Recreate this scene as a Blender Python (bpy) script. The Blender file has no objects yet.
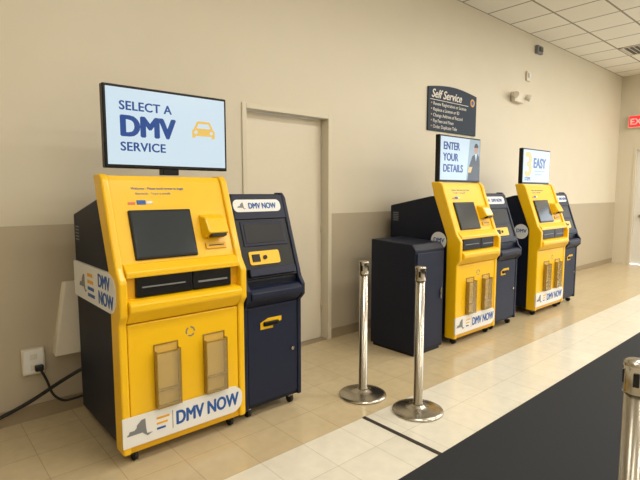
import bpy, math, bmesh
from mathutils import Vector, Matrix

S=bpy.context.scene
try:
    S.view_settings.view_transform='Standard'
except Exception: pass
COL=S.collection

# ---------------------------------------------------------------- materials
def srgb(r,g,b):
    def c(v):
        v/=255.0
        return v/12.92 if v<=0.04045 else ((v+0.055)/1.055)**2.4
    return (c(r),c(g),c(b),1)
def mat(name,rgb,rough=0.5,metal=0.0,noise=0.0,nscale=20,bump=0.0,alpha=1.0,emit=0.0,coat=0.0,base=None,spec=None):
    m=bpy.data.materials.new(name); m.use_nodes=True
    nt=m.node_tree; b=nt.nodes['Principled BSDF']
    col=srgb(*rgb)
    b.inputs['Base Color'].default_value=col if base is None else srgb(*base)
    b.inputs['Roughness'].default_value=rough
    b.inputs['Metallic'].default_value=metal
    b.inputs['Alpha'].default_value=alpha
    if spec is not None: b.inputs['Specular IOR Level'].default_value=spec
    if coat: b.inputs['Coat Weight'].default_value=coat
    if emit:
        b.inputs['Emission Color'].default_value=col
        b.inputs['Emission Strength'].default_value=emit
    if noise or bump:
        tc=nt.nodes.new('ShaderNodeTexCoord'); n=nt.nodes.new('ShaderNodeTexNoise')
        n.inputs['Scale'].default_value=nscale; n.inputs['Detail'].default_value=4
        nt.links.new(tc.outputs['Object'],n.inputs['Vector'])
        if noise:
            mx=nt.nodes.new('ShaderNodeMix'); mx.data_type='RGBA'
            mx.inputs[6].default_value=tuple(c*(1-noise) for c in col[:3])+(1,)
            mx.inputs[7].default_value=tuple(min(1,c*(1+noise)) for c in col[:3])+(1,)
            nt.links.new(n.outputs['Fac'],mx.inputs[0]); nt.links.new(mx.outputs[2],b.inputs['Base Color'])
        if bump:
            bp=nt.nodes.new('ShaderNodeBump'); bp.inputs['Strength'].default_value=bump; bp.inputs['Distance'].default_value=0.002
            nt.links.new(n.outputs['Fac'],bp.inputs['Height']); nt.links.new(bp.outputs['Normal'],b.inputs['Normal'])
    return m
M_WALL=mat('wall_paint_upper',(213,204,184),0.5,noise=0.03,nscale=3,bump=0.15)
M_WAIN=mat('wall_paint_lower',(180,168,146),0.5,noise=0.03,nscale=3,bump=0.15)
M_BASE=mat('baseboard_vinyl',(150,134,108),0.45,noise=0.05)
M_FRAME=mat('door_frame_paint',(214,205,184),0.4,noise=0.02)
M_DOOR=mat('door_paint',(220,211,192),0.35,noise=0.02)
M_YEL=mat('yellow_powdercoat',(240,190,10),0.35,noise=0.03,nscale=8,coat=0.1)
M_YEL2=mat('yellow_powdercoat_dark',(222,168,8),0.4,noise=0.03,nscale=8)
M_NAVY=mat('navy_powdercoat',(13,20,38),0.5,noise=0.08,nscale=30,spec=0.3)
M_NAVY2=mat('navy_panel',(18,27,52),0.5,noise=0.06,nscale=30,spec=0.35)
M_BLACK=mat('black_plastic',(12,12,15),0.35,noise=0.1,spec=0.3)
M_SCR=mat('monitor_glass',(50,56,62),0.12,noise=0.05)
M_WHITE=mat('white_vinyl',(226,226,224),0.4,noise=0.01)
M_BLUE=mat('blue_print',(24,84,160),0.5,noise=0.02)
M_GOLD=mat('gold_print',(226,166,40),0.5,noise=0.02)
M_GREY=mat('grey_print',(120,122,126),0.5,noise=0.02)
M_CHROME=mat('brushed_chrome',(176,170,158),0.25,metal=1.0,noise=0.04,nscale=60)
M_RUB=mat('rubber',(22,22,22),0.7,noise=0.1)
M_ACR=mat('clear_acrylic',(215,200,160),0.08,noise=0.02,alpha=0.16)
M_ACRE=mat('acrylic_edge',(160,128,46),0.15,noise=0.02,alpha=0.7)
M_TVW=mat('screen_light',(212,232,244),0.2,emit=0.92,base=(20,22,24))
M_TVB=mat('screen_blue',(14,72,146),0.2,emit=0.9,base=(8,10,14))
M_TVY=mat('screen_gold',(240,196,96),0.2,emit=0.95,base=(14,12,8))
M_TVD=mat('screen_dark',(22,24,34),0.2,emit=0.8,base=(8,8,8))
M_TVS=mat('screen_skin',(196,140,110),0.2,emit=0.9,base=(12,10,8))
M_TVG=mat('screen_grey',(160,182,192),0.2,emit=0.9,base=(12,12,12))
M_SIGN=mat('sign_slate',(24,42,62),0.55,noise=0.04,spec=0.3)
M_SIGNT=mat('sign_text',(222,216,206),0.5)
M_PLAST=mat('offwhite_plastic',(216,208,192),0.4,noise=0.02)
M_NOTE=mat('notice_orange',(210,110,80),0.5)
M_RED=mat('exit_red',(235,40,50),0.4,emit=0.9)
M_MAT=mat('black_carpet_mat',(25,28,33),0.9,noise=0.35,nscale=120,bump=0.6)
M_TAPE=mat('dark_strip',(48,42,36),0.7,noise=0.1)
M_VENT=mat('vent_dark',(80,78,72),0.6)
M_DOORG=mat('far_door_paint',(222,220,214),0.3,noise=0.02)

# ---------------------------------------------------------------- helpers
def link(o,parent=None):
    COL.objects.link(o)
    if parent is not None: o.parent=parent
    return o
def empty(name,loc=(0,0,0),rotz=0):
    e=bpy.data.objects.new(name,None); e.location=loc; e.rotation_euler=(0,0,rotz); e.empty_display_size=0.1
    COL.objects.link(e); return e
def mesh(name,verts,faces,m,parent=None,bevel=0.0,smooth=False,seg=2):
    me=bpy.data.meshes.new(name); me.from_pydata([tuple(v) for v in verts],[],faces); 
    bm=bmesh.new(); bm.from_mesh(me); bmesh.ops.recalc_face_normals(bm,faces=bm.faces); bm.to_mesh(me); bm.free()
    me.materials.append(m)
    if smooth:
        for p in me.polygons: p.use_smooth=True
    o=bpy.data.objects.new(name,me); link(o,parent)
    if bevel:
        b=o.modifiers.new('bevel','BEVEL'); b.width=bevel; b.segments=seg; b.limit_method='ANGLE'; b.angle_limit=math.radians(25)
    return o
def box(name,x0,x1,y0,y1,z0,z1,m,parent=None,bevel=0.0,seg=2,T=None):
    v=[Vector(p) for p in [(x0,y0,z0),(x1,y0,z0),(x1,y1,z0),(x0,y1,z0),(x0,y0,z1),(x1,y0,z1),(x1,y1,z1),(x0,y1,z1)]]
    if T is not None: v=[T@p for p in v]
    f=[(0,3,2,1),(4,5,6,7),(0,1,5,4),(1,2,6,5),(2,3,7,6),(3,0,4,7)]
    return mesh(name,v,f,m,parent,bevel,seg=seg)
def prism(name,prof,x0,x1,m,parent=None,bevel=0.0,seg=2):
    n=len(prof)
    v=[(x0,y,z) for y,z in prof]+[(x1,y,z) for y,z in prof]
    f=[tuple(range(n)),tuple(reversed(range(n,2*n)))]+[(i,(i+1)%n,(i+1)%n+n,i+n) for i in range(n)]
    return mesh(name,v,f,m,parent,bevel,seg=seg)
def plate(name,pts,m,parent,T,d=0.002,bevel=0):
    n=len(pts)
    v=[T@Vector((u,0,w)) for u,w in pts]+[T@Vector((u,-d,w)) for u,w in pts]
    f=[tuple(range(n)),tuple(reversed(range(n,2*n)))]+[(i,(i+1)%n,(i+1)%n+n,i+n) for i in range(n)]
    return mesh(name,v,f,m,parent,bevel)
def rrect(x0,x1,z0,z1,r,corners='all',k=6):
    pts=[]
    def arc(cx,cz,a0):
        for i in range(k+1):
            a=math.radians(a0+90*i/k); pts.append((cx+r*math.cos(a),cz+r*math.sin(a)))
    L=corners in('all','left'); Rr=corners in('all','right')
    if Rr: arc(x1-r,z0+r,-90); arc(x1-r,z1-r,0)
    else: pts.extend([(x1,z0),(x1,z1)])
    if L: arc(x0+r,z1-r,90); arc(x0+r,z0+r,180)
    else: pts.extend([(x0,z1),(x0,z0)])
    return pts
def cyl(name,r,z0,z1,m,parent=None,x=0,y=0,n=32,axis='z',bevel=0,smooth=True,r2=None):
    r2=r if r2 is None else r2
    v=[];
    for rr,z in((r,z0),(r2,z1)):
        for i in range(n):
            a=2*math.pi*i/n
            p=(rr*math.cos(a),rr*math.sin(a),z)
            if axis=='x': p=(p[2],p[0],p[1])
            if axis=='y': p=(p[0],p[2],p[1])
            v.append((p[0]+x,p[1]+y,p[2]) if axis=='z' else p)
    f=[tuple(range(n)),tuple(range(n,2*n))]+[(i,(i+1)%n,(i+1)%n+n,i+n) for i in range(n)]
    o=mesh(name,v,f,m,parent,bevel)
    for p in o.data.polygons:
        if len(p.vertices)==4: p.use_smooth=smooth
    return o
def lathe(name,prof,m,parent=None,n=48):
    v=[];f=[]
    for i in range(n):
        a=2*math.pi*i/n
        for r,z in prof: v.append((r*math.cos(a),r*math.sin(a),z))
    k=len(prof)
    for i in range(n):
        j=(i+1)%n
        for q in range(k-1): f.append((i*k+q,j*k+q,j*k+q+1,i*k+q+1))
    o=mesh(name,v,f,m,parent,smooth=True)
    return o
def text(name,s,size,m,parent,T,u,v,bold=0.0,align='LEFT',d=0.0012,shear=0,sx=1.0,sp=1.0):
    """bold = stroke widening (fraction of size), made from slightly shifted copies of the glyphs"""
    c=bpy.data.curves.new(name+'_curve','FONT'); c.body=s; c.size=size; c.align_x=align; c.extrude=d/2; c.shear=shear; c.space_character=sp
    c.resolution_u=4
    tmp=bpy.data.objects.new('tmp',c); COL.objects.link(tmp)
    dg=bpy.context.evaluated_depsgraph_get(); dg.update()
    src=bpy.data.meshes.new_from_object(tmp.evaluated_get(dg))
    bpy.data.objects.remove(tmp)
    vs=[vv.co.copy() for vv in src.vertices]; fs=[tuple(p.vertices) for p in src.polygons]
    b=bold*size
    offs=[(0,0)] if not bold else [(0,0),(b,0),(-b,0),(b*.5,b*.5),(-b*.5,-b*.5),(b*.5,-b*.5),(-b*.5,b*.5)]
    V=[];Fc=[]
    for i,(dx,dz) in enumerate(offs):
        k=len(V)
        for p in vs: V.append(T@Vector((u+(p.x+dx)*sx,-(p.z+d/2+i*0.00004),v+p.y+dz)))
        Fc+=[tuple(q+k for q in ff) for ff in fs]
    me=bpy.data.meshes.new(name); me.from_pydata([tuple(p) for p in V],[],Fc); me.materials.append(m)
    bpy.data.meshes.remove(src)
    o=bpy.data.objects.new(name,me); link(o,parent); return o
def tube(name,pts,r,m,parent=None):
    c=bpy.data.curves.new(name,'CURVE'); c.dimensions='3D'; c.bevel_depth=r; c.bevel_resolution=4
    s=c.splines.new('NURBS'); s.points.add(len(pts)-1); s.use_endpoint_u=True; s.order_u=3
    for p,q in zip(s.points,pts): p.co=(*q,1)
    c.materials.append(m)
    tmp=bpy.data.objects.new('tmp',c); COL.objects.link(tmp)
    dg=bpy.context.evaluated_depsgraph_get(); dg.update()
    me=bpy.data.meshes.new_from_object(tmp.evaluated_get(dg)); bpy.data.objects.remove(tmp)
    for p in me.polygons: p.use_smooth=True
    o=bpy.data.objects.new(name,me); link(o,parent); return o
def frame(p0,p1):
    d=Vector((0,p1[0]-p0[0],p1[1]-p0[1])); L=d.length; d.normalize()
    inn=-Vector((1,0,0)).cross(d)
    T=Matrix(((1,inn.x,d.x,0),(0,inn.y,d.y,p0[0]),(0,inn.z,d.z,p0[1]),(0,0,0,1)))
    return T,L

# ---------------------------------------------------------------- room
XR,XL,YF,ZC=11.45,-3.0,-9.0,3.87
DX0,DX1,DZ=2.235,3.265,2.255
YB=-1.43
def floor_mat():
    m=bpy.data.materials.new('vinyl_tile_floor'); m.use_nodes=True; nt=m.node_tree; b=nt.nodes['Principled BSDF']
    g=nt.nodes.new('ShaderNodeNewGeometry'); 
    mp=nt.nodes.new('ShaderNodeMapping'); nt.links.new(g.outputs['Position'],mp.inputs['Vector'])
    mp.inputs['Location'].default_value=(0.1,-YB,0)
    br=nt.nodes.new('ShaderNodeTexBrick'); br.offset=0.0; br.squash=1.0
    br.inputs['Scale'].default_value=1.0; br.inputs['Brick Width'].default_value=0.305; br.inputs['Row Height'].default_value=0.305
    br.inputs['Mortar Size'].default_value=0.0018; br.inputs['Mortar Smooth'].default_value=0.2
    br.inputs['Color1'].default_value=(0.95,0.95,0.95,1); br.inputs['Color2'].default_value=(1,1,1,1); br.inputs['Mortar'].default_value=(0.66,0.64,0.61,1)
    nt.links.new(mp.outputs['Vector'],br.inputs['Vector'])
    sp=nt.nodes.new('ShaderNodeSeparateXYZ'); nt.links.new(g.outputs['Position'],sp.inputs[0])
    gt=nt.nodes.new('ShaderNodeMath'); gt.operation='GREATER_THAN'; gt.inputs[1].default_value=YB; nt.links.new(sp.outputs['Y'],gt.inputs[0])
    mx=nt.nodes.new('ShaderNodeMix'); mx.data_type='RGBA'
    mx.inputs[6].default_value=srgb(224,219,204); mx.inputs[7].default_value=srgb(200,182,146)
    nt.links.new(gt.outputs[0],mx.inputs[0])
    n=nt.nodes.new('ShaderNodeTexNoise'); n.inputs['Scale'].default_value=14; n.inputs['Detail'].default_value=8; nt.links.new(g.outputs['Position'],n.inputs['Vector'])
    r=nt.nodes.new('ShaderNodeMapRange'); r.inputs[3].default_value=0.88; r.inputs[4].default_value=1.08; nt.links.new(n.outputs['Fac'],r.inputs[0])
    m1=nt.nodes.new('ShaderNodeMix'); m1.data_type='RGBA'; m1.blend_type='MULTIPLY'; m1.inputs[0].default_value=1
    nt.links.new(mx.outputs[2],m1.inputs[6]); nt.links.new(br.outputs['Color'],m1.inputs[7])
    m2=nt.nodes.new('ShaderNodeVectorMath'); m2.operation='SCALE'; nt.links.new(m1.outputs[2],m2.inputs[0]); nt.links.new(r.outputs[0],m2.inputs['Scale'])
    nt.links.new(m2.outputs[0],b.inputs['Base Color'])
    b.inputs['Roughness'].default_value=0.17
    return m
box('floor',XL,XR,YF,0,-0.05,0,floor_mat())
def ceil_mat():
    m=bpy.data.materials.new('ceiling_tile'); m.use_nodes=True; nt=m.node_tree; b=nt.nodes['Principled BSDF']
    g=nt.nodes.new('ShaderNodeNewGeometry'); br=nt.nodes.new('ShaderNodeTexBrick'); br.offset=0.0
    br.inputs['Scale'].default_value=1.0; br.inputs['Brick Width'].default_value=0.61; br.inputs['Row Height'].default_value=0.61
    br.inputs['Mortar Size'].default_value=0.014; br.inputs['Mortar Smooth'].default_value=0.1
    br.inputs['Color1'].default_value=srgb(240,236,224); br.inputs['Color2'].default_value=srgb(234,230,218); br.inputs['Mortar'].default_value=srgb(150,142,126)
    nt.links.new(g.outputs['Position'],br.inputs['Vector']); nt.links.new(br.outputs['Color'],b.inputs['Base Color'])
    b.inputs['Roughness'].default_value=0.85
    return m
box('ceiling',XL,XR,YF,0,ZC,ZC+0.05,ceil_mat())
def multibox(name,boxes,m,parent=None):
    v=[];f=[]
    for (x0,x1,y0,y1,z0,z1) in boxes:
        k=len(v)
        v+=[(x0,y0,z0),(x1,y0,z0),(x1,y1,z0),(x0,y1,z0),(x0,y0,z1),(x1,y0,z1),(x1,y1,z1),(x0,y1,z1)]
        f+=[tuple(i+k for i in q) for q in [(0,3,2,1),(4,5,6,7),(0,1,5,4),(1,2,6,5),(2,3,7,6),(3,0,4,7)]]
    return mesh(name,v,f,m,parent)
multibox('wall_back',[(XL,DX0,0,0.2,0,ZC),(DX1,XR,0,0.2,0,ZC),(DX0,DX1,0,0.2,DZ,ZC)],M_WALL)
multibox('trim_wainscot',[(XL,DX0,-0.006,0,0.1,1.285),(DX1,XR,-0.006,0,0.1,1.285)],M_WAIN)
multibox('baseboard_back',[(XL,DX0,-0.012,0,0,0.1),(DX1,XR,-0.012,0,0,0.1)],M_BASE)
FY0,FY1,FZ=-0.30,-1.35,2.42
WY0,WY1,WZ0,WZ1=-2.2,-7.0,0.45,2.7
multibox('wall_right',[(XR,XR+0.2,FY0,0,0,ZC),(XR,XR+0.2,FY1,FY0,FZ,ZC),(XR,XR+0.2,WY0,FY1,0,ZC),
    (XR,XR+0.2,WY1,WY0,0,WZ0),(XR,XR+0.2,WY1,WY0,WZ1,ZC),(XR,XR+0.2,YF,WY1,0,ZC)],M_WALL)
k=empty('added_window')  # unseen opening added off-camera to let in sky light for ambience
nb=4
for i in range(nb+1):
    y=WY0+(WY1-WY0)*i/nb
    y=min(max(y,WY1+0.03),WY0-0.03)
    box('mullion_%d'%i,XR+0.04,XR+0.12,y-0.03,y+0.03,WZ0,WZ1,M_GREY,k,0.003)
box('sill',XR-0.03,XR+0.12,WY1,WY0,WZ0,WZ0+0.04,M_PLAST,k,0.004)
box('head',XR+0.04,XR+0.12,WY1,WY0,WZ1-0.05,WZ1,M_GREY,k,0.003)
box('wall_left',XL-0.2,XL,YF,0,0,ZC,M_WALL)
box('wall_front',XL,XR,YF-0.2,YF,0,ZC,M_WALL)
box('baseboard_right',XR-0.012,XR,YF,FY1,0,0.1,M_BASE)
d=empty('door_1')
box('frame_left',DX0,DX0+0.045,-0.012,0.14,0,DZ,M_FRAME,d,0.004)
box('frame_right',DX1-0.045,DX1,-0.012,0.14,0,DZ,M_FRAME,d,0.004)
box('frame_top',DX0+0.045,DX1-0.045,-0.012,0.14,DZ-0.045,DZ,M_FRAME,d,0.004)
box('leaf',DX0+0.05,DX1-0.05,0.095,0.138,0.005,DZ-0.05,M_DOOR,d,0.002)
box('threshold',DX0+0.045,DX1-0.045,0.0,0.14,0.0,0.004,M_BASE,d)
for i,z in enumerate((0.3,1.1,1.95)): cyl('hinge_%d'%i,0.007,z,z+0.1,M_FRAME,d,x=DX1-0.052,y=0.088,n=12)
d=empty('door_2')
box('frame_left',XR-0.01,XR+0.1,FY0-0.05,FY0,0,FZ,M_FRAME,d,0.004)
box('frame_right',XR-0.01,XR+0.1,FY1,FY1+0.05,0,FZ,M_FRAME,d,0.004)
box('frame_top',XR-0.01,XR+0.1,FY1+0.05,FY0-0.05,FZ-0.06,FZ,M_FRAME,d,0.004)
box('leaf',XR+0.04,XR+0.085,FY1+0.052,FY0-0.052,0.005,FZ-0.062,M_DOORG,d,0.002)
box('push_bar',XR-0.01,XR+0.04,FY1+0.15,FY0-0.15,0.98,1.04,M_CHROME,d,0.008)

e=empty('exit_sign',(XR,-0.35,2.93))
box('housing',-0.06,0,-0.22,0.18,-0.13,0.13,M_PLAST,e,0.01)
box('lit_face',-0.064,-0.059,-0.2,0.16,-0.11,0.11,M_RED,e,0.002)
TX=Matrix(((0,1,0,-0.064),(-1,0,0,0),(0,0,1,0),(0,0,0,1)))
text('exit_text','EXIT',0.17,M_WHITE,e,TX,-0.14,-0.06,0.03)

box('floor_mat',1.0,11.0,-5.5,-2.04,0.0,0.008,M_MAT,None,0.003)
box('floor_strip',2.235,2.265,-2.04,YB,0.0,0.004,M_TAPE,None,0.001)

# ---------------------------------------------------------------- kiosks
def caster(parent,x,y):
    cyl('caster_wheel',0.03,-0.012,0.012,M_RUB,parent,axis='x').location=(x,y,0.03)
    box('caster_fork',x-0.018,x+0.018,y-0.02,y+0.02,0.045,0.085,M_CHROME,parent,0.003)

def ny_map(parent,T,u,v,s,m):
    pts=[(0,0.28),(0.08,0.32),(0.1,0.42),(0.3,0.42),(0.4,0.5),(0.42,0.62),(0.62,0.8),(0.78,0.82),(0.8,0.4),(0.84,0.15),(1.08,0.14),(0.86,0.04),(0.74,0.14),(0.64,0.24),(0,0.24)]
    plate('state_map',[(u+a*s,v+b*s) for a,b in pts],m,parent,T,0.0015)

def yellow_kiosk(x0,w,back=-0.32,side='wrap'):
    k=empty('self_service_kiosk',(x0,0,0))
    prism('rear_cabinet',[(back,0.09),(-0.90,0.09),(-0.90,1.05),(-0.74,1.46),(-0.68,1.46),(back,1.36)],0.012,w-0.012,M_NAVY,k,0.008)
    front=[(-1.0,0.07),(-1.0,0.80),(-1.035,0.845),(-1.035,1.03),(-0.985,1.10),(-0.815,1.57),(-0.78,1.60)]
    backp=[(-0.68,1.60),(-0.72,1.46),(-0.88,1.05),(-0.88,0.07)]
    for n,a,b in(('cheek_left',0,0.045),('cheek_right',w-0.045,w)):
        prism(n,front+backp,a,b,M_YEL,k,0.012,3)
    a,b=0.045,w-0.045
    prism('top_cap',[(-0.80,1.555),(-0.775,1.592),(-0.685,1.592),(-0.72,1.50),(-0.78,1.50)],a,b,M_YEL,k,0.006)
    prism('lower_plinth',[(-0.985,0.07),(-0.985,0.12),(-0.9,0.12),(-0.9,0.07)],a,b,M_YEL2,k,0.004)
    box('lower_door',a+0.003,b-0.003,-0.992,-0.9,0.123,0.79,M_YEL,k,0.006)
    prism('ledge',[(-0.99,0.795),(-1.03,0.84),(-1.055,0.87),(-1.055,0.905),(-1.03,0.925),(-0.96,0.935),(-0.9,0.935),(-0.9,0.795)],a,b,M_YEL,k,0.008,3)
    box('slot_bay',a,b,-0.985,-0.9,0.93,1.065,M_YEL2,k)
    m0=a+0.055; m1=b-0.05; mid=a+(b-a)*0.56
    box('slot_left',m0,mid-0.004,-1.004,-0.98,0.934,1.048,M_BLACK,k,0.005)
    box('slot_right',mid+0.0,m1,-1.004,-0.98,0.934,1.048,M_BLACK,k,0.005)
    box('slot_left_lip',m0+0.03,mid-0.05,-1.012,-1.0,0.985,0.992,M_GREY,k,0.001)
    box('slot_right_lip',mid+0.03,m1-0.03,-1.012,-1.0,0.975,0.985,M_GREY,k,0.001)
    prism('bay_brow',[(-1.02,1.045),(-1.02,1.075),(-0.975,1.115),(-0.9,1.115),(-0.9,1.045)],a,b,M_YEL,k,0.006)
    T,L=frame((-0.965,1.10),(-0.795,1.57))
    box('face_panel',a,b,0,0.03,0,L,M_YEL,k,0.003,T=T)
    s0,s1=a+0.075,a+0.445*(w/0.78)
    box('monitor_bezel',s0,s1,-0.014,0.01,0.03,0.315,M_BLACK,k,0.006,T=T)
    box('monitor_screen',s0+0.012,s1-0.012,-0.016,-0.008,0.045,0.300,M_SCR,k,0.001,T=T)
    box('screen_label',s0+0.06,s0+0.11,-0.003,0,0.35,0.375,M_BLUE,k,0,T=T)
    box('screen_label_side',s0+0.115,s0+0.15,-0.003,0,0.355,0.37,M_WHITE,k,0,T=T)
    text('face_text','Welcome - Please touch screen to begin',0.019,M_BLUE,k,T,s0+0.04,0.44,0.02)
    text('face_text_small','Bienvenido - Toque la pantalla',0.017,M_BLUE,k,T,s0+0.06,0.41,0)
    box('notice_sticker',s0+0.01,s0+0.05,-0.002,0,0.35,0.365,M_NOTE,k,0,T=T)
    hx0,hx1=s1+0.05,b-0.035
    v=[T@Vector(p) for p in [(hx0,0,0.13),(hx1,0,0.13),(hx1,0,0.28),(hx0,0,0.28),(hx0+0.01,-0.08,0.14),(hx1-0.01,-0.08,0.14),(hx1-0.01,-0.06,0.24),(hx0+0.01,-0.06,0.24)]]
    mesh('scanner_hood',v,[(0,3,2,1),(4,5,6,7),(0,1,5,4),(1,2,6,5),(2,3,7,6),(3,0,4,7)],M_YEL,k,0.01,seg=3)
    box('scanner_window',hx0+0.03,hx1-0.03,-0.072,-0.03,0.122,0.14,M_BLACK,k,0.002,T=T)
    box('card_slot',hx0+0.01,hx1-0.01,-0.012,0,0.06,0.10,M_YEL2,k,0.004,T=T)
    box('card_slot_gap',hx0+0.03,hx1-0.03,-0.014,-0.01,0.078,0.084,M_BLACK,k,0,T=T)
    F0,_=frame((-0.992,0.0),(-0.992,1.0))
    for i,cx in enumerate((a+0.31*(b-a),a+0.75*(b-a))):
        hw=0.072; zt=0.655; zb=0.30
        box('pocket_front_%d'%i,cx-hw,cx+hw,-1.032,-1.029,zb,zt-0.04,M_ACR,k)
        box('pocket_back_%d'%i,cx-hw,cx+hw,-0.996,-0.9925,zb,zt,M_ACR,k)
        for s_,q in (('a',cx-hw),('b',cx+hw-0.006)):
            box('pocket_side_%s_%d'%(s_,i),q,q+0.006,-1.033,-0.9925,zb,zt-0.035,M_ACRE,k)
            box('pocket_back_edge_%s_%d'%(s_,i),q,q+0.006,-0.9975,-0.9925,zt-0.035,zt,M_ACRE,k)
        box('pocket_base_%d'%i,cx-hw,cx+hw,-1.033,-0.992,zb-0.006,zb,M_ACRE,k,0.001)
        box('pocket_rim_%d'%i,cx-hw,cx+hw,-1.034,-1.028,zt-0.046,zt-0.038,M_ACRE,k,0.001)
        box('pocket_back_rim_%d'%i,cx-hw,cx+hw,-0.998,-0.9925,zt-0.006,zt,M_ACRE,k,0.001)
        box('pocket_shelf_%d'%i,cx-hw+0.006,cx+hw-0.006,-1.028,-0.9925,zb+0.09,zb+0.094,M_ACRE,k)
    cx=a+0.53*(b-a)
    for i in range(3):
        a0=math.radians(120*i)
        pts=[(cx+0.03*math.cos(a0+t),0.69+0.03*math.sin(a0+t)) for t in (0,0.4,0.8,1.2,1.5)]
        pts+= [(cx+0.022*math.cos(a0+t),0.69+0.022*math.sin(a0+t)) for t in (1.5,1.2,0.8,0.4,0)]
        plate('arrow_icon_%d'%i,pts,M_GREY,k,F0,0.0015)
    FB,_=frame((-1.0,0.0),(-1.0,1.0))
    FB2=Matrix.Translation((0,-0.001,0))@FB
    box('banner_standoff',0.0,w-0.09,-1.001,-0.99,0.125,0.28,M_WHITE,k)
    plate('banner',rrect(-0.002,w-0.03,0.115,0.285,0.075,'right'),M_WHITE,k,FB2,0.004)
    FT=Matrix.Translation((0,-0.005,0))@FB
    ny_map(k,FT,0.02,0.15,0.13,M_GREY)
    for i in range(3): box('banner_smalltext_%d'%i,0.185,0.185+0.075-0.012*i,-1.0065,-1.005,0.228-0.03*i,0.240-0.03*i,M_GOLD if i<2 else M_BLUE,k)
    box('banner_divider',0.278,0.281,-1.0065,-1.005,0.15,0.255,M_GREY,k)
    text('banner_text','DMV NOW',0.112,M_BLUE,k,FT,0.298,0.163,0.045,sx=0.74*(w/0.78))
    TS=Matrix(((0,1,0,0),(-1,0,0,0),(0,0,1,0),(0,0,0,1)))
    dep=-back
    TT=Matrix.Translation((-0.004,0,0))@TS
    if side=='wrap':
        plate('side_sticker',rrect(dep+0.01,0.985,0.845,1.065,0.10,'right'),M_WHITE,k,Matrix.Translation((0.012,0,0))@TS,0.016)
        text('side_text_a','DMV',0.105,M_BLUE,k,TT,0.70,0.968,0.045,sx=0.9)
        text('side_text_b','NOW',0.105,M_BLUE,k,TT,0.70,0.872,0.045,sx=0.9)
        for i in range(4): 
            plate('side_small_%d'%i,[(0.50,0.88+0.04*i),(0.63-0.01*i,0.88+0.04*i),(0.63-0.01*i,0.90+0.04*i),(0.50,0.90+0.04*i)],M_GOLD if i>1 else M_BLUE,k,TT,0.0012)
        ny_map(k,TT,0.33,0.89,0.14,M_GREY)
    else:
        TP=Matrix.Translation((0.012,0,0))@TS
        plate('side_badge',[(0.78+0.09*math.cos(t),1.02+0.09*math.sin(t)) for t in [i*math.pi/12 for i in range(24)]],M_WHITE,k,TP,0.002)
        text('badge_text','DMV',0.06,M_BLUE,k,Matrix.Translation((-0.0022,0,0))@TP,0.72,1.01,0.03)
    for i in range(5):
        plate('side_vent_%d'%i,[(dep+0.04,1.2+0.02*i),(dep+0.11,1.2+0.02*i),(dep+0.11,1.208+0.02*i),(dep+0.04,1.208+0.02*i)],M_GREY,k,Matrix.Translation((0.012,0,0))@TS,0.002)
    for (cx,cy) in((0.08,-0.93),(w-0.08,-0.93),(0.08,back-0.07),(w-0.08,back-0.07)): caster(k,cx,cy)
    return k

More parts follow.
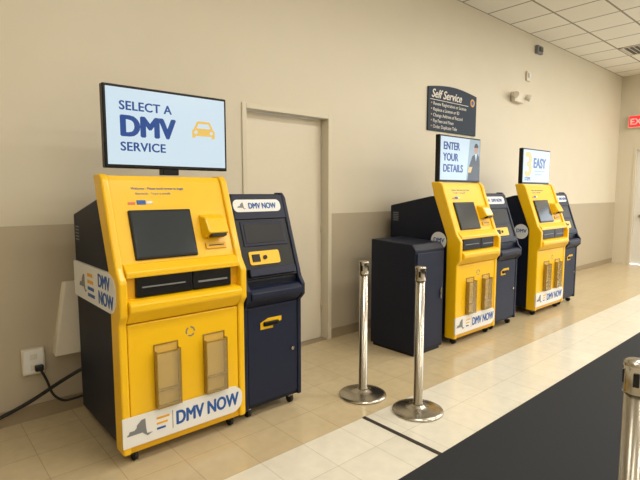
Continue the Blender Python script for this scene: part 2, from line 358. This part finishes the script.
def navy_kiosk(x0,w,back=-0.35):
    k=empty('document_kiosk',(x0,0,0))
    fr=[(-0.975,0.07),(-0.975,0.755),(-1.02,0.80),(-1.02,0.875),(-0.985,0.92),(-0.80,1.46),(-0.77,1.495)]
    body=[(back,0.07)]+[(-0.955,0.07),(-0.955,0.755),(-0.955,0.92),(-0.77,1.46),(-0.76,1.485),(-0.5,1.485),(back,1.38)]
    prism('cabinet',body,0.01,w-0.01,M_NAVY,k,0.006)
    bk=[(-0.70,1.495),(-0.72,1.44),(-0.89,0.92),(-0.89,0.07)]
    for n,a,b in(('cheek_left',0,0.032),('cheek_right',w-0.032,w)):
        prism(n,fr+bk,a,b,M_NAVY2,k,0.007,3)
    a,b=0.032,w-0.032
    box('lower_door',a+0.003,b-0.003,-0.97,-0.95,0.10,0.75,M_NAVY2,k,0.005)
    prism('ledge',[(-0.965,0.757),(-1.012,0.80),(-1.03,0.82),(-1.03,0.855),(-1.0,0.88),(-0.95,0.885),(-0.95,0.757)],a,b,M_NAVY2,k,0.007,3)
    T,L=frame((-0.975,0.92),(-0.79,1.46))
    box('header_panel',a,b,-0.008,0.03,L-0.15,L+0.02,M_NAVY2,k,0.004,T=T)
    box('face_recess',a,b,0.0,0.02,0.02,L-0.15,M_BLACK,k,0.002,T=T)
    plate('header_label',rrect(a,b-0.03,L-0.10,L-0.015,0.035,'all'),M_WHITE,k,T@Matrix.Translation((0,-0.008,0)),0.003)
    TL=T@Matrix.Translation((0,-0.0115,0))
    text('header_text','DMV NOW',0.056,M_BLUE,k,TL,a+0.115,L-0.078,0.04,sx=0.8)
    ny_map(k,TL,a+0.03,L-0.085,0.06,M_GREY)
    box('screen_bezel',a+0.03,b-0.03,-0.006,0.0,0.235,L-0.165,M_NAVY2,k,0.004,T=T)
    box('screen',a+0.05,b-0.05,-0.008,0.0,0.255,L-0.185,M_BLACK,k,0.002,T=T)
    plate('yellow_decal',rrect(a+0.05,b-0.12,0.11,0.20,0.015,'all'),M_YEL,k,T,0.006)
    box('decal_slot',a+0.07,a+0.13,-0.012,-0.005,0.13,0.18,M_BLACK,k,0.002,T=T)
    cyl('decal_lens',0.014,-0.012,0.0,M_BLACK,k,axis='y',n=20).matrix_local=T@Matrix.Translation((a+0.17,-0.003,0.155))
    box('keypad_shelf',a+0.02,b-0.02,-0.03,0.0,0.03,0.085,M_NAVY2,k,0.006,T=T)
    FD,_=frame((-0.97,0),(-0.97,1))
    plate('lower_decal',[(a+0.10,0.595),(a+0.10,0.64),(a+0.16,0.665),(a+0.27,0.665),(a+0.27,0.635),(a+0.20,0.62),(a+0.20,0.595)],M_YEL,k,FD,0.003)
    box('receipt_chute',a+0.12,a+0.24,-0.990,-0.97,0.615,0.645,M_BLACK,k,0.006)
    cyl('lock',0.012,0.0,0.012,M_CHROME,k,axis='y',n=16).location=(b-0.05,-0.984,0.42)
    for (cx,cy) in((0.06,-0.91),(w-0.06,-0.91),(0.06,back-0.06),(w-0.06,back-0.06)): caster(k,cx,cy)
    return k

def monitor(x0,w,kind,z0=1.635,h=0.46,y=-0.76):
    k=empty('flat_screen_display',(x0,y,z0))
    box('casing',0,w,0,0.05,0,h,M_BLACK,k,0.006)
    box('panel',0.016,w-0.016,-0.003,0.002,0.02,h-0.016,M_TVW,k)
    box('mount_plate',w/2-0.12,w/2+0.12,0.05,0.07,0.08,h-0.1,M_BLACK,k,0.004)
    if z0>1.605:
        box('mount_foot',w/2-0.05,w/2+0.05,0.005,0.065,1.601-z0,0.08,M_BLACK,k,0.003)
    T,_=frame((-0.003,0),(-0.003,1))
    if kind==1:
        text('t1','SELECT A',0.070,M_TVB,k,T,0.085,0.325,0.03,sp=1.05)
        text('t2','DMV',0.160,M_TVB,k,T,0.085,0.182,0.06,sx=0.95)
        text('t3','SERVICE',0.070,M_TVB,k,T,0.085,0.098,0.03,sp=1.05)
        cx=0.60; cz=0.20; s=0.155
        out=[(-.5,0),(-.5,.28),(-.42,.36),(-.30,.62),(-.22,.66),(.22,.66),(.30,.62),(.42,.36),(.5,.28),(.5,0),(.36,0),(.36,.08),(-.36,.08),(-.36,0)]
        plate('car_icon',[(cx+a*s,cz+b*s) for a,b in out],M_TVY,k,T,0.001)
        T2=Matrix.Translation((0,-0.001,0))@T
        plate('car_window',[(cx-.30*s,cz+.38*s),(cx+.30*s,cz+.38*s),(cx+.22*s,cz+.56*s),(cx-.22*s,cz+.56*s)],M_TVW,k,T2,0.001)
        for q in(-.34,.34): plate('car_lamp',[(cx+(q+.07*math.cos(t))*s,cz+(.22+.07*math.sin(t))*s) for t in [i*math.pi/5 for i in range(10)]],M_TVW,k,T2,0.001)
    if kind==2:
        text('t1','ENTER',0.105,M_TVB,k,T,0.06,0.32,0.045,sx=0.9)
        text('t2','YOUR',0.105,M_TVB,k,T,0.06,0.21,0.045,sx=0.9)
        text('t3','DETAILS',0.105,M_TVB,k,T,0.06,0.10,0.045,sx=0.9)
        plate('photo_area',[(0.48,0.02),(w-0.017,0.02),(w-0.017,h-0.017),(0.53,h-0.017)],M_TVG,k,T,0.0005)
        dx=0.03
        Tx=Matrix.Translation((dx,0,0))@T
        T2=Matrix.Translation((0,-0.0006,0))@Tx
        plate('man_jacket',[(0.47,0.02),(0.50,0.17),(0.55,0.27),(0.61,0.30),(0.66,0.30),(0.69,0.26),(0.697,0.18),(0.697,0.02)],M_TVD,k,T2,0.0005)
        T3=Matrix.Translation((0,-0.0012,0))@Tx
        plate('man_head',[(0.625+0.036*math.cos(t),0.345+0.05*math.sin(t)) for t in [i*math.pi/8 for i in range(16)]],M_TVS,k,T3,0.0005)
        plate('man_hair',[(0.625+0.04*math.cos(t),0.362+0.045*math.sin(t)) for t in [i*math.pi/8 for i in range(9)]],M_TVD,k,Matrix.Translation((0,-0.0018,0))@Tx,0.0005)
        plate('man_shirt',[(0.60,0.30),(0.645,0.30),(0.625,0.22)],M_TVW,k,T3,0.0005)
        plate('phone_strip',[(0.47,0.10),(0.53,0.10),(0.56,0.16),(0.50,0.16)],M_TVY,k,T3,0.0005)
    if kind==3:
        text('t1','EASY',0.17,M_TVB,k,T,0.28,0.20,0.055,sx=0.9)
        text('t2','3',0.40,M_TVY,k,T,0.05,0.10,0.05)
        box('line_a',0.33,0.60,-0.0045,-0.003,0.15,0.163,M_TVG,k)
        box('line_b',0.33,0.52,-0.0045,-0.003,0.11,0.122,M_TVG,k)
        text('t4','STEPS',0.06,M_TVB,k,T,0.06,0.04,0.04)
    return k

yellow_kiosk(0.83,0.775,-0.20); navy_kiosk(1.612,0.475); monitor(0.875,0.765,1)
yellow_kiosk(3.98,0.765,-0.16,'badge'); navy_kiosk(4.755,0.49); monitor(4.0,0.745,2,1.602)
yellow_kiosk(5.69,0.80,-0.30,'badge'); navy_kiosk(6.50,0.44); monitor(5.71,0.75,3,1.602,0.43)

c=empty('storage_cabinet',(3.43,0,0))
prism('body',[(-0.40,0.03),(-0.93,0.03),(-0.93,0.98),(-0.89,1.03),(-0.40,1.05)],0,0.44,M_NAVY,c,0.008)
box('door',0.02,0.42,-0.94,-0.93,0.06,0.95,M_NAVY2,c,0.004)
box('base_plinth',0.02,0.42,-0.91,-0.42,0,0.03,M_BLACK,c)
box('handle',0.37,0.385,-0.955,-0.94,0.5,0.6,M_CHROME,c,0.003)

# ---------------------------------------------------------------- stanchions
def stanchion(x,y,rz=0,zb=0.0):
    k=empty('crowd_control_stanchion',(x,y,zb),rz)
    lathe('base',[(0.0,0.0),(0.172,0.0),(0.175,0.006),(0.172,0.014),(0.15,0.022),(0.09,0.034),(0.05,0.042),(0.045,0.05),(0.0,0.052)],M_CHROME,k)
    lathe('post',[(0.0,0.045),(0.036,0.045),(0.036,0.06),(0.031,0.066),(0.031,0.915),(0.0,0.915)],M_CHROME,k,32)
    lathe('head',[(0.0,0.91),(0.036,0.91),(0.036,0.915),(0.034,0.918),(0.034,0.985),(0.037,0.99),(0.037,1.0),(0.030,1.006),(0,1.008)],M_CHROME,k,32)
    for i in range(4):
        a=math.pi/2*i
        T=Matrix.Rotation(a,4,'Z')
        box('belt_socket_%d'%i,-0.008,0.008,-0.037,-0.030,0.935,0.975,M_BLACK,k,0.002,T=T)
    return k
stanchion(2.505,-1.18,0.3); stanchion(2.60,-1.61,0.5); stanchion(1.585,-3.145,0.2,0.008)

# ---------------------------------------------------------------- wall sign
s=empty('self_service_sign',(4.81,0,2.24))
W,H=1.06,0.54
Tf,_=frame((-0.02,0),(-0.02,1))
top=[(W,H-0.03)]+[(W-W*i/12, H-0.03+0.05*math.sin(math.pi*i/12)) for i in range(1,12)]+[(0,H-0.03)]
plate('board',[(0,0),(W,0)]+top,M_SIGN,s,Tf@Matrix.Translation((0,0.018,0)),0.018,0.003)
text('heading','Self Service',0.14,M_SIGNT,s,Tf,0.06,H-0.145,0.02,shear=0.3)
box('heading_rule',0.04,W-0.2,-0.0215,-0.02,H-0.175,H-0.168,M_SIGNT,s)
for i in range(5):
    text('line_%d'%i,['Renew Registration or License','Replace a License or ID','Change Address of Record','Pay Fees and Fines','Order Duplicate Title'][i],0.058,M_SIGNT,s,Tf,0.10,H-0.235-0.068*i)
    box('bullet_%d'%i,0.06,0.075,-0.0215,-0.02,H-0.22-0.068*i,H-0.205-0.068*i,M_GOLD,s)
plate('logo_disc',[(W-0.1+0.05*math.cos(t),H-0.12+0.05*math.sin(t)) for t in [i*math.pi/12 for i in range(24)]],M_GOLD,s,Tf,0.0015)
plate('logo_core',[(W-0.1+0.03*math.cos(t),H-0.12+0.03*math.sin(t)) for t in [i*math.pi/12 for i in range(24)]],M_BLUE,s,Tf,0.003)

k=empty('emergency_light',(6.95,-0.001,2.88))
box('housing',-0.14,0.14,-0.07,0,-0.07,0.07,M_PLAST,k,0.012,3)
for i,x in enumerate((-0.19,0.19)):
    o=cyl('lamp_head_%d'%i,0.05,-0.05,0.02,M_PLAST,k,axis='y',n=24,r2=0.035); o.location=(x,-0.08,0.02); o.rotation_euler=(0.3,0,0.5*(1 if x>0 else -1))
    o=cyl('lamp_lens_%d'%i,0.042,-0.056,-0.05,M_CHROME,k,axis='y',n=24); o.location=(x,-0.08,0.02); o.rotation_euler=(0.3,0,0.5*(1 if x>0 else -1))
    box('arm_%d'%i,min(x,0.13 if x>0 else -0.13),max(x,0.13 if x>0 else -0.13),-0.07,-0.05,0.0,0.02,M_PLAST,k)
k=empty('fire_alarm_strobe',(7.3,0,3.24)); box('plate',-0.06,0.06,-0.03,0,-0.07,0.07,M_PLAST,k,0.008); box('lens',-0.03,0.03,-0.05,-0.03,-0.03,0.04,M_WHITE,k,0.006)
k=empty('junction_box',(7.6,0,3.68)); box('plate',-0.09,0.09,-0.05,0,-0.06,0.06,M_GREY,k,0.006); box('cap',-0.05,0.05,-0.07,-0.05,-0.03,0.03,M_VENT,k,0.004)

def vent(x,y,w,d):
    k=empty('ceiling_vent',(x,y,ZC))
    multi=[(-w/2,w/2,-d/2,-d/2+0.03),(-w/2,w/2,d/2-0.03,d/2),(-w/2,-w/2+0.03,-d/2,d/2),(w/2-0.03,w/2,-d/2,d/2)]
    for i,(a,b,c_,e_) in enumerate(multi): box('rim_%d'%i,a,b,c_,e_,-0.014,0,M_PLAST,k)
    for i in range(7):
        y0=-d/2+0.04+i*(d-0.08)/7
        box('slat_%d'%i,-w/2+0.03,w/2-0.03,y0,y0+0.045,-0.012,-0.004,M_VENT,k)
vent(9.45,-0.92,0.59,0.58)

k=empty('power_outlet',(0.60,0,0.40))
box('box',-0.065,0.065,-0.045,0,-0.085,0.085,M_PLAST,k,0.006)
box('cover',-0.055,0.055,-0.05,-0.045,-0.075,0.075,M_WHITE,k,0.003)
for z in(-0.035,0.035):
    box('socket',-0.02,0.02,-0.053,-0.05,z-0.018,z+0.018,M_PLAST,k,0.003)
box('plug',-0.0,0.05,-0.09,-0.053,-0.06,-0.02,M_BLACK,k,0.008)
k=empty('power_cables')
tube('power_cable',[(0.63,-0.09,0.35),(0.66,-0.10,0.28),(0.68,-0.11,0.18),(0.74,-0.13,0.12),(0.80,-0.15,0.13),(0.90,-0.16,0.14)],0.008,M_RUB,k)
tube('data_cable',[(-0.6,-0.04,0.012),(0.2,-0.05,0.03),(0.45,-0.05,0.10),(0.6,-0.06,0.16),(0.74,-0.12,0.26),(0.90,-0.16,0.34)],0.012,M_RUB,k)
k=empty('wall_cable_shroud',(0.745,0,0.42))
mesh('shell',[(-0.03,0,0),(0.14,0,0),(0.14,0,0.48),(0.05,0,0.48),(-0.03,-0.10,0),(0.14,-0.10,0),(0.14,-0.03,0.48),(0.07,-0.03,0.48)],[(0,3,2,1),(4,5,6,7),(0,1,5,4),(1,2,6,5),(2,3,7,6),(3,0,4,7)],M_PLAST,k,0.006)

# ---------------------------------------------------------------- lights (ceiling troffers)
def troffer(x,y,power,w=1.2,dp=0.6,col=(1.0,0.945,0.85)):
    k=empty('ceiling_light',(x,y,ZC))
    for i,(a,b,c_,e_) in enumerate([(-w/2,w/2,-dp/2,-dp/2+0.03),(-w/2,w/2,dp/2-0.03,dp/2),(-w/2,-w/2+0.03,-dp/2,dp/2),(w/2-0.03,w/2,-dp/2,dp/2)]):
        box('rim_%d'%i,a,b,c_,e_,-0.02,0,M_PLAST,k)
    L=bpy.data.lights.new('tube_light','AREA'); L.shape='RECTANGLE'; L.size=w-0.08; L.size_y=dp-0.08; L.energy=power; L.color=col
    o=bpy.data.objects.new('tube_light',L); o.location=(0,0,-0.015); link(o,k)
for x in (-1.0,1.8,4.6,7.4,10.2):
    for y in (-2.6,-5.0,-7.4):
        troffer(x,y,{-1.0:17,1.8:39,4.6:47,7.4:56,10.2:66}[x])
w=bpy.data.worlds.new('World'); S.world=w; w.use_nodes=True
w.node_tree.nodes['Background'].inputs[0].default_value=(0.85,0.93,1,1); w.node_tree.nodes['Background'].inputs[1].default_value=4.0

# ---------------------------------------------------------------- camera
cam=bpy.data.cameras.new('camera'); cam.sensor_width=36; cam.lens=27.0
co=bpy.data.objects.new('camera',cam); COL.objects.link(co); S.camera=co
a=math.radians(48.7); th=math.atan(48/480)
co.location=(0,-3.55,1.5)
fwd=Vector((math.cos(a)*math.cos(th),math.sin(a)*math.cos(th),-math.sin(th)))
co.rotation_euler=fwd.to_track_quat('-Z','Y').to_euler()
